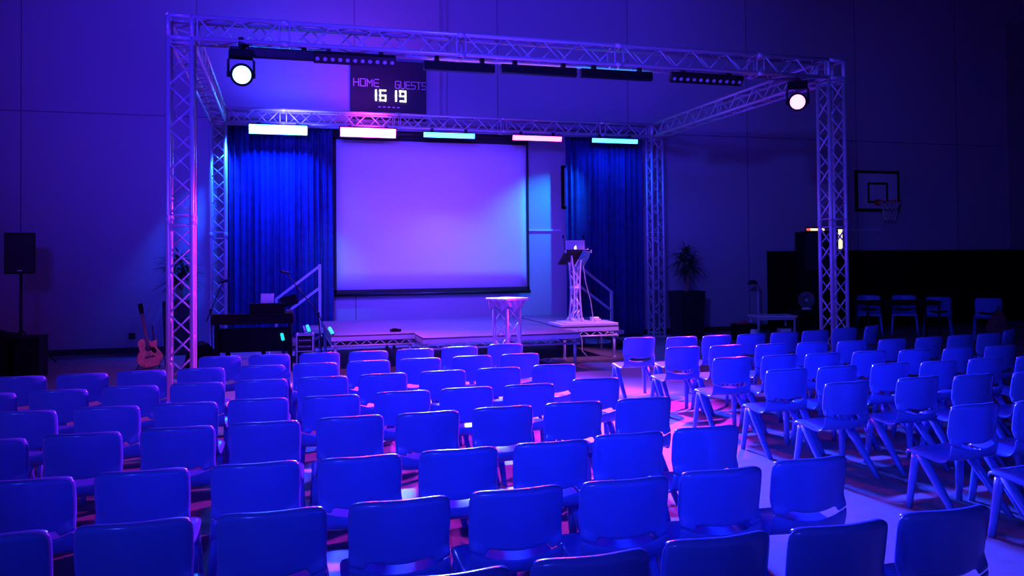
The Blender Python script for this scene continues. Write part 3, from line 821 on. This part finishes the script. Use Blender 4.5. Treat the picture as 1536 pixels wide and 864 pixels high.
for k in range(5):
    a = 2 * pi * k / 5
    def bl(u, v, a=a):
        r = .03 + .105 * v; an = a + (u - .5) * 1.22
        return (r * cos(an), -.004 + .016 * (u - .5), .185 + r * sin(an))
    grid(b, bl, 8, 4)
obj('blades', b, 'blackmetal', t, fix=False)
b = NB()
for y in (-.045, .05):
    for r in (.145, .10, .05): tube(b, [(r * cos(a * pi / 16), y * (1.15 - r * 1.0), .185 + r * sin(a * pi / 16)) for a in range(33)], .0025, 4, False)
    for k in range(24):
        a = 2 * pi * k / 24; tube(b, [(.02 * cos(a), y * 1.1, .185 + .02 * sin(a)), (.145 * cos(a), y, .185 + .145 * sin(a))], .0018, 4)
tube(b, [(.147 * cos(a * pi / 16), 0, .185 + .147 * sin(a * pi / 16)) for a in range(33)], .004, 6, False)
obj('guard', b, 'cable', t)
t = thing('floor_lamp', 'thin floor lamp with dark shade against the wall left of the partition', 'lamp', (9.36, 14.6, 0))
b = NB(); lathe(b, [(.13, 0), (.13, .015), (.02, .03)], (0, 0, 0), 20); obj('base', b, 'blackmetal', t)
obj('pole', tb([(0, 0, .02), (0, 0, 1.06)], .016, 10), 'alu', t)
b = NB(); lathe(b, [(.10, 1.03), (.11, 1.04), (.06, 1.11), (.02, 1.12)], (-.12, 0, 0), 16); tube(b, [(0, 0, 1.05), (-.12, 0, 1.09)], .01, 8); obj('lamp_shade', b, 'blackmetal', t)
t = thing('storage_box', 'dark crate with a red cloth on it, left of the white-topped table', 'box', (8.50, 13.8, 0), radians(-10))
obj('body', bx((0, 0, .15), (.34, .3, .30), bevel=.01), 'black', t); obj('rim', bx((0, 0, .305), (.36, .32, .02), bevel=.005), 'black', t)
b = NB(); thick_grid(b, lambda u, v: (8.36 + .28 * u, 13.68 + .22 * v, .318 + .05 * sin(pi * u) * sin(pi * v) + .008 * sin(14 * u)), (0, 0, .008), 10, 8)
tag(obj('folded_cloth', b, 'red'), 'small red folded cloth on the dark crate', 'cloth')
t = thing('white_canister', 'small pale canister on the floor beside the white-topped table', 'canister', (8.52, 13.42, 0))
b = NB(); lathe(b, [(.075, 0), (.08, .01), (.08, .20), (.06, .24)], (0, 0, 0), 20); obj('body', b, 'white', t)
b = NB(); lathe(b, [(.05, .24), (.05, .28)], (0, 0, 0), 16); obj('lid', b, 'black', t)
t = thing('floor_box', 'pale box with dark lid under the white-topped table', 'box', (9.32, 13.66, 0), radians(-14))
obj('body', bx((0, 0, .11), (.20, .22, .22), bevel=.008), 'white', t); obj('lid', bx((0, 0, .23), (.21, .23, .03), bevel=.005), 'black', t)
table('meeting_table', 'long dark table in front of the black partition', (11.22, 12.84, 0), radians(-16), 1.42, .6, .74, 'black', 'blackmetal')
t = thing('slumped_bag', 'brown bag slumped on the floor before the last chair by the partition', 'bag', (12.25, 11.55, 0))
b = NB(); bmesh.ops.create_uvsphere(b, u_segments=24, v_segments=16, radius=1)
for v in b.verts:
    x, y, z = v.co; w = 1 - .35 * max(z, 0) + .06 * sin(5 * x + 3 * z)
    v.co = Vector((x * .20 * w, y * .18 * w, .30 + z * .30 + .03 * sin(6 * x) * max(z, 0)))
for f in b.faces: f.smooth = True
obj('body', b, 'brown', t)
obj('strap', tb([(-.1, 0, .52), (-.06, -.06, .66), (.06, -.06, .68), (.12, 0, .5)], .012, 8), 'darkwood', t)

# ------------------------------------------------------------------ chairs
def shell_point(u, r):
    """u -1..1 across, r row index 0..14 from the front lip to the top of the back"""
    prof = [(.192, .348, .192), (.196, .368, .198), (.165, .381, .205), (.08, .374, .208), (-.01, .362, .206), (-.085, .350, .201),
            (-.148, .356, .196), (-.172, .420, .192), (-.174, .452, .189), (-.177, .487, .189), (-.183, .538, .191), (-.191, .59, .192), (-.199, .64, .192), (-.206, .678, .190), (-.209, .694, .184)]
    y, z, w = prof[r]
    if r <= 5:
        z += -.010 * abs(u) ** 6 + .004 * u * u - .004
    else:
        k = min(1, (r - 5) / 4)
        y += .050 * u * u * k
        if r in (7, 8): z += .040 * u * u
        if r == 9: z += .024 * u * u
        if r == 6: z += .016 * u * u
        if r >= 13: z -= .010 * abs(u) ** 4
    return Vector((u * w, y, z))
US = [-1.0, -1, -.86, -.66, -.5, -.33, -.16, 0, .16, .33, .5, .66, .86, 1, 1.0]
def shell_mesh(name, back):
    bm = NB(); cache = {}
    def V(i, r):
        if (i, r) not in cache: 
            p = shell_point(US[i], min(r, 14))
            e = i in (0, 14); tp = r == 15
            if e:                                      # turned-in edge flange
                k = min(1, max(0, (r - 5) / 4))
                p += Vector((math.copysign(.003, -US[i]) * k, .022 * k, -.016 * (1 - k)))
            if tp: p += Vector((0, .012 if e else .034, .001))
            if r >= 14 and (e or i in (1, 13)): p.x *= .965 if e else .985; p.z -= .012 if e else .003
            cache[(i, r)] = bm.verts.new(p)
        return cache[(i, r)]
    for r in range(15):
        for i in range(14):
            side = i < 3 or i > 10
            if r == 7 and not side: continue                     # the slot under the backrest
            isback = r >= 7
            if isback != back: continue
            f = bm.faces.new((V(i, r), V(i + 1, r), V(i + 1, r + 1), V(i, r + 1))); f.smooth = True
    me = bpy.data.meshes.new(name + '_base'); bm.to_mesh(me); bm.free()
    o = bpy.data.objects.new(name + '_base', me); COL.objects.link(o)
    m1 = o.modifiers.new('s', 'SOLIDIFY'); m1.thickness = .012; m1.offset = 0; m1.use_even_offset = False
    m2 = o.modifiers.new('b', 'SUBSURF'); m2.levels = 1; m2.render_levels = 1
    dg = bpy.context.evaluated_depsgraph_get()
    res = bpy.data.meshes.new_from_object(o.evaluated_get(dg)); res.name = name
    bpy.data.objects.remove(o); bpy.data.meshes.remove(me)
    res.polygons.foreach_set('use_smooth', [True] * len(res.polygons))
    res.materials.append(M['chair'])
    return res
ME_SEAT = shell_mesh('seat', False); ME_BACK = shell_mesh('backrest', True)
def leg_mesh(sx, front):
    bm = NB()
    top = Vector((sx * .183, .125, .366)) if front else Vector((sx * .183, .105, .366))
    foot = Vector((sx * .214, .165, 0)) if front else Vector((sx * .208, -.205, 0))
    s0 = (.036, .056) if front else (.050, .066); s1 = (.028, .036) if front else (.034, .040)
    secs = []
    for k in range(5):
        v = k / 4; p = top.lerp(foot, v); w = s0[0] + (s1[0] - s0[0]) * v; d = s0[1] + (s1[1] - s0[1]) * v
        ring = []
        for j in range(12):
            a = 2 * pi * (j + .5) / 12; c, s = cos(a), sin(a)
            q = (abs(c) ** 5 + abs(s) ** 5) ** (-.2)
            ring.append(bm.verts.new(p + Vector((c * q * w / 2, s * q * d / 2, 0))))
        secs.append(ring)
    for a, b_ in zip(secs, secs[1:]):
        for j in range(12):
            f = bm.faces.new((a[j], a[(j + 1) % 12], b_[(j + 1) % 12], b_[j])); f.smooth = True
    bm.faces.new(secs[0]); bm.faces.new(list(reversed(secs[-1])))
    return mesh_of('leg', bm, 'chair_leg')
ME_LEGS = [leg_mesh(sx, fr) for fr in (True, False) for sx in (-1, 1)]
proto = bpy.data.objects.new('stacking_chair', None); COL.objects.link(proto)
for nm, me in (('seat', ME_SEAT), ('backrest', ME_BACK)):
    o = bpy.data.objects.new(nm, me); COL.objects.link(o); o.parent = proto
for me in ME_LEGS:
    o = bpy.data.objects.new('leg', me); COL.objects.link(o); o.parent = proto

ROWS = {
    'L1': [(-0.56, 8.385, -1.2), (-0.102, 8.372, -2.6), (0.366, 8.356, -0.9), (0.834, 8.323, 0.4), (1.302, 8.365, 1.9), (1.776, 8.415, 2.1), (2.293, 8.505, 0.6)],
    'L2': [(-2.014, 7.502, -0.8), (-1.562, 7.509, 0.2), (-1.115, 7.537, -2.4), (-0.650, 7.535, -2.2), (-0.153, 7.534, -1.8), (0.298, 7.552, -1.9), (0.756, 7.559, 0.4), (1.229, 7.575, -0.4), (1.716, 7.598, 2.0), (2.184, 7.603, 2.4)],
    'L3': [(-1.982, 6.612, 0.0), (-1.524, 6.635, -2.5), (-1.056, 6.652, -2.4), (-0.596, 6.655, -2.9), (-0.141, 6.659, -1.2), (0.32, 6.666, -2.7), (0.781, 6.681, 0.1), (1.263, 6.688, 1.2), (1.741, 6.712, 0.6), (2.249, 6.754, -1.0)],
    'L4': [(-1.52, 5.778, -2.7), (-1.05, 5.782, -2.2), (-0.585, 5.769, -1.8), (-0.14, 5.778, -2.3), (0.322, 5.751, -0.2), (0.807, 5.77, -0.6), (1.258, 5.782, 0.9), (1.722, 5.781, 0.3), (2.286, 5.897, -1.0)],
    'L5': [(-1.46, 4.928, -1.2), (-1.015, 4.951, -1.2), (-0.543, 4.961, -1.6), (-0.084, 4.962, -1.8), (0.384, 4.969, 0.8), (0.834, 4.958, 2.4), (1.307, 4.985, 1.3), (1.778, 5.0, -1.3), (2.256, 4.998, 1.4)],
    'L6': [(-1.035, 4.015, -1.8), (-0.581, 4.021, -1.2), (-0.109, 4.003, -0.7), (0.351, 3.98, -0.0), (0.819, 3.985, -0.2), (1.292, 3.992, -1.4), (1.732, 4.049, -0.5), (2.188, 4.067, -0.2)],
    'L7': [(-0.947, 3.273, -1.8), (-0.498, 3.269, 0.1), (-0.032, 3.255, -0.2), (0.434, 3.251, -0.5), (0.897, 3.259, -0.0), (1.362, 3.254, -1.2), (1.815, 3.272, -0.6), (2.287, 3.319, 0.8)],
    'L8': [(0.462, 2.49, 0.3), (0.914, 2.504, 0.3), (1.368, 2.536, 0.2), (1.824, 2.52, -0.3), (2.286, 2.545, 0.0)],
    'R1': [(3.915, 8.659, 1.6), (4.390, 8.553, 1.8), (4.838, 8.558, 3.8), (5.292, 8.56, 3.9), (5.765, 8.602, 4.0), (6.257, 8.69, 4.4), (6.787, 8.83, 4.8), (7.290, 9.0, 28.0)],
    'R2': [(3.914, 7.622, 2.4), (4.386, 7.597, 4.0), (4.892, 7.536, 1.2), (5.370, 7.528, 2.8), (5.845, 7.511, 4.0), (6.363, 7.519, 6.2), (6.885, 7.561, 6.4), (7.375, 7.611, 4.6), (7.834, 7.66, 5.0), (8.34, 7.92, 30.0)],
    'R3': [(3.914, 6.688, 1.5), (4.400, 6.677, 2.6), (4.854, 6.67, 2.7), (5.369, 6.668, 2.9), (5.85, 6.624, 4.0), (6.353, 6.614, 4.7), (6.883, 6.62, 2.1)],
    'R4': [(3.909, 5.853, 1.6), (4.397, 5.869, 2.6), (4.930, 5.88, 2.3), (5.400, 5.85, 2.0), (5.930, 5.88, 2.5), (6.45, 5.876, 2.7)],
    'R5': [(3.907, 5.133, 2.8), (4.552, 5.16, 3.2), (5.04, 5.13, 2.4), (5.577, 5.115, 2.8)],
    'R6': [(4.048, 4.154, 4.5), (4.541, 4.154, 4.0)],
    'R7': [(4.089, 3.568, 4.0)],
}
ORD = ['first', 'second', 'third', 'fourth', 'fifth', 'sixth', 'seventh', 'eighth', 'ninth', 'tenth']
used = False
for key, row in ROWS.items():
    left = key[0] == 'L'; rn = ORD[int(key[1]) - 1]
    for i, (x, y, a) in enumerate(row):
        pos = (len(row) - 1 - i) if left else i
        c = copy_tree(proto) if used else proto
        used = True
        c.location = (x, y, 0); c.rotation_euler = (0, 0, radians(a))
        seat = 'aisle seat' if pos == 0 else ORD[pos] + ' seat from the aisle'
        lab = 'blue plastic chair, %s block, %s row back from stage, %s' % ('left' if left else 'right', rn, seat)
        if abs(a) > 20: lab = 'blue plastic chair turned askew at the far end of the right block, %s row' % rn
        tag(c, lab, 'chair', 'rows of blue chairs, %s block' % ('left' if left else 'right'))
for (x, y, a, sc, lab) in ((11.42, 13.85, 142, 1.13, 'blue chair behind the long dark table, nearest the fan'), (12.06, 13.60, 140, 1.13, 'blue chair behind the long dark table, middle one of three'),
                           (12.33, 13.02, -38, 1.13, 'blue chair at the far end of the long dark table'), (12.78, 12.28, -42, 1.13, 'blue chair standing apart beside the slumped brown bag')):
    c = copy_tree(proto); c.location = (x, y, 0); c.rotation_euler = (0, 0, radians(a)); c.scale = (sc, sc, sc)
    tag(c, lab, 'chair', 'blue chairs by the black partition')

# ------------------------------------------------------------------ lights
def area(name, loc, target, sx, sy, color, power, spread=180):
    l = bpy.data.lights.new(name, 'AREA'); l.shape = 'RECTANGLE'; l.size = sx; l.size_y = sy
    l.color = color; l.energy = power; l.spread = radians(spread)
    o = bpy.data.objects.new(name, l); COL.objects.link(o); o.location = loc
    o.rotation_euler = (Vector(target) - Vector(loc)).to_track_quat('-Z', 'Y').to_euler()
    return o
def spot(name, loc, target, color, power, angle, blend=.6, radius=.08):
    l = bpy.data.lights.new(name, 'SPOT'); l.color = color; l.energy = power; l.spot_size = radians(angle); l.spot_blend = blend; l.shadow_soft_size = radius
    o = bpy.data.objects.new(name, l); COL.objects.link(o); o.location = loc
    o.rotation_euler = (Vector(target) - Vector(loc)).to_track_quat('-Z', 'Y').to_euler()
    return o
BLUE = (0.0, 0.05, 1.0); CYAN = (0.0, 0.26, 1.0); PINK = (0.85, 0.02, 0.75); VIOLET = (0.10, 0.02, 1.0); LAV = (0.17, 0.030, 1.0)
# rear bars throw their colour down and toward the hall
PINK2 = (0.85, 0.03, 0.95)
area('bar_light_blue', (-.035, 14.86, 3.77), (-.03, 15.26, 2.3), 1.0, .05, (0.0, 0.03, 1.0), 150, 100)
spot('wall_accent_blue', (-.7, 14.85, 3.95), (-1.45, 15.6, 1.7), (0.01, 0.08, 1.0), 1000, 48, 1.0, .05)
spot('glow_fill_blue', (.1, 14.6, 4.0), (.25, 15.6, 5.0), (0.05, 0.045, 1.0), 420, 130, 1.0, .3)  # added spot, imitates the blue glow above the bar on the wall
spot('glow_fill_pink', (1.5, 14.55, 4.02), (1.5, 15.3, 4.7), (0.5, 0.03, 0.75), 130, 110, 1.0, .2)  # added spot, imitates the pink glow over this bar
area('bar_light_blue_hall', (-.035, 14.78, 3.77), (1.0, 8.0, 0), 1.0, .05, (0.0, 0.10, 1.0), 40, 100)
area('bar_light_pink', (1.533, 14.78, 3.77), (2.6, 8.0, 0), 1.0, .05, PINK2, 90, 55)
area('bar_light_blue_mid', (3.03, 14.78, 3.77), (3.1, 5.2, 0), 1.0, .05, (0.03, 0.05, 1.0), 1100, 42)
area('bar_light_pink_side', (4.75, 14.78, 3.77), (3.6, 5.6, 0), 1.0, .05, PINK2, 40, 62)
area('bar_light_blue_stage', (3.03, 14.79, 3.77), (3.0, 13.0, 0), 1.0, .05, (0.05, 0.055, 1.0), 270, 110)
area('bar_light_pink_stage', (1.533, 14.79, 3.77), (1.3, 12.6, 0), 1.0, .05, (0.5, 0.03, 1.0), 70, 100)
area('bar_light_blue_side', (6.36, 14.80, 3.77), (6.4, 15.25, 1.0), 1.0, .05, BLUE, 30)
# front bars wash the screen and stage
for x, c, p in ((-.05, BLUE, 18), (2.075, LAV, 18), (3.08, LAV, 20), (4.115, LAV, 13)):
    area('front_wash', (x, 9.62, 3.86), (x * .45 + 1.3, 15.4, 1.95), .95, .05, c, p * 1.08, 58)
spot('screen_fill_blue', (.5, 13.6, 3.7), (.95, 15.45, 1.25), CYAN, 220, 30, 1.0)  # added spot between the beams, for the blue corner of the screen
spot('curtain_accent_blue', (6.0, 14.45, 3.85), (4.95, 15.5, 2.2), CYAN, 650, 60, 1.0, .05)  # added small-source spot near the rear bar, for the blue wall strip
spot('lectern_fill_pink', (6.9, 9.7, 3.9), (4.8, 12.4, .7), (0.75, .16, .85), 1500, 26, .8)  # added spot to brighten the lectern, not one of the bars
spot('stage_front_fill_pink', (1.4, 9.75, 3.9), (1.25, 12.0, .45), (0.9, .12, .8), 330, 26, .8)  # added spot to brighten the stage front edge
# lamp heads shine over the hall
spot('head_light_pink', (6.62, 9.32, 3.62), (1.2, 7.8, .2), (0.78, 0.03, 1.0), 7000, 58, .35, .10)
spot('head_light_pink_low', (6.6, 9.3, 3.6), (-1.7, 11.0, .5), (1.0, 0.05, 0.62), 420, 44, .8)
spot('guitar_fill_pink', (2.5, 9.55, 3.9), (-1.86, 13.2, .33), (1.0, 0.05, 0.42), 620, 11, .7)  # added spot on the guitar, no lamp head hangs here
spot('head_light_blue', (-.40, 9.24, 3.62), (3.4, 4.0, .2), (0.04, 0.08, 1.0), 460, 75, .9)
# added fill spots out of view, brightening the seating and the walls
spot('fill_blue', (-4.0, -4.0, 4.3), (5.6, 11.9, 1.5), (0.05, 0.064, 1.0), 3900, 44, 1.0, .3)
spot('fill_left', (-6.0, -2.0, 4.4), (-1.8, 8.0, .7), (0.07, 0.06, 1.0), 1500, 32, 1.0, .3)
spot('fill_right', (-5.0, 0.0, 4.2), (5.9, 5.2, .6), (0.04, 0.055, 1.0), 1800, 28, 1.0, .3)
spot('fill_violet', (-2.5, -4.0, 6.2), (1.6, 15.6, 5.8), (0.043, 0.014, 1.0), 12500, 48, 1.0, 1.0)

w = bpy.data.worlds.new('World'); S.world = w; w.use_nodes = True
w.node_tree.nodes['Background'].inputs[0].default_value = (0.03, 0.02, 0.5, 1); w.node_tree.nodes['Background'].inputs[1].default_value = 0.02

# ------------------------------------------------------------------ camera
F, CY, PITCH, ROLL, YAW, H = 1219.5, 364.86, -0.0188, -0.0089, 0.2771, 1.6
cam = bpy.data.cameras.new('Camera'); co = bpy.data.objects.new('Camera', cam); COL.objects.link(co)
fw = Vector((sin(YAW) * cos(PITCH), cos(YAW) * cos(PITCH), -sin(PITCH)))
rt = Vector((cos(YAW), -sin(YAW), 0)); up = rt.cross(fw)
r2 = rt * cos(ROLL) + up * sin(ROLL); u2 = -rt * sin(ROLL) + up * cos(ROLL)
mx = Matrix((r2, u2, -fw)).transposed().to_4x4(); mx.translation = (0, 0, H)
co.matrix_world = mx
cam.sensor_width = 36; cam.lens = 36 * F / 1536; cam.shift_y = -(432 - CY) / 1536; cam.clip_end = 100
S.camera = co
S.view_settings.view_transform = 'Standard'; S.view_settings.look = 'None'; S.view_settings.gamma = 1.0
S.view_settings.use_curve_mapping = False; S.view_settings.exposure = 0.0
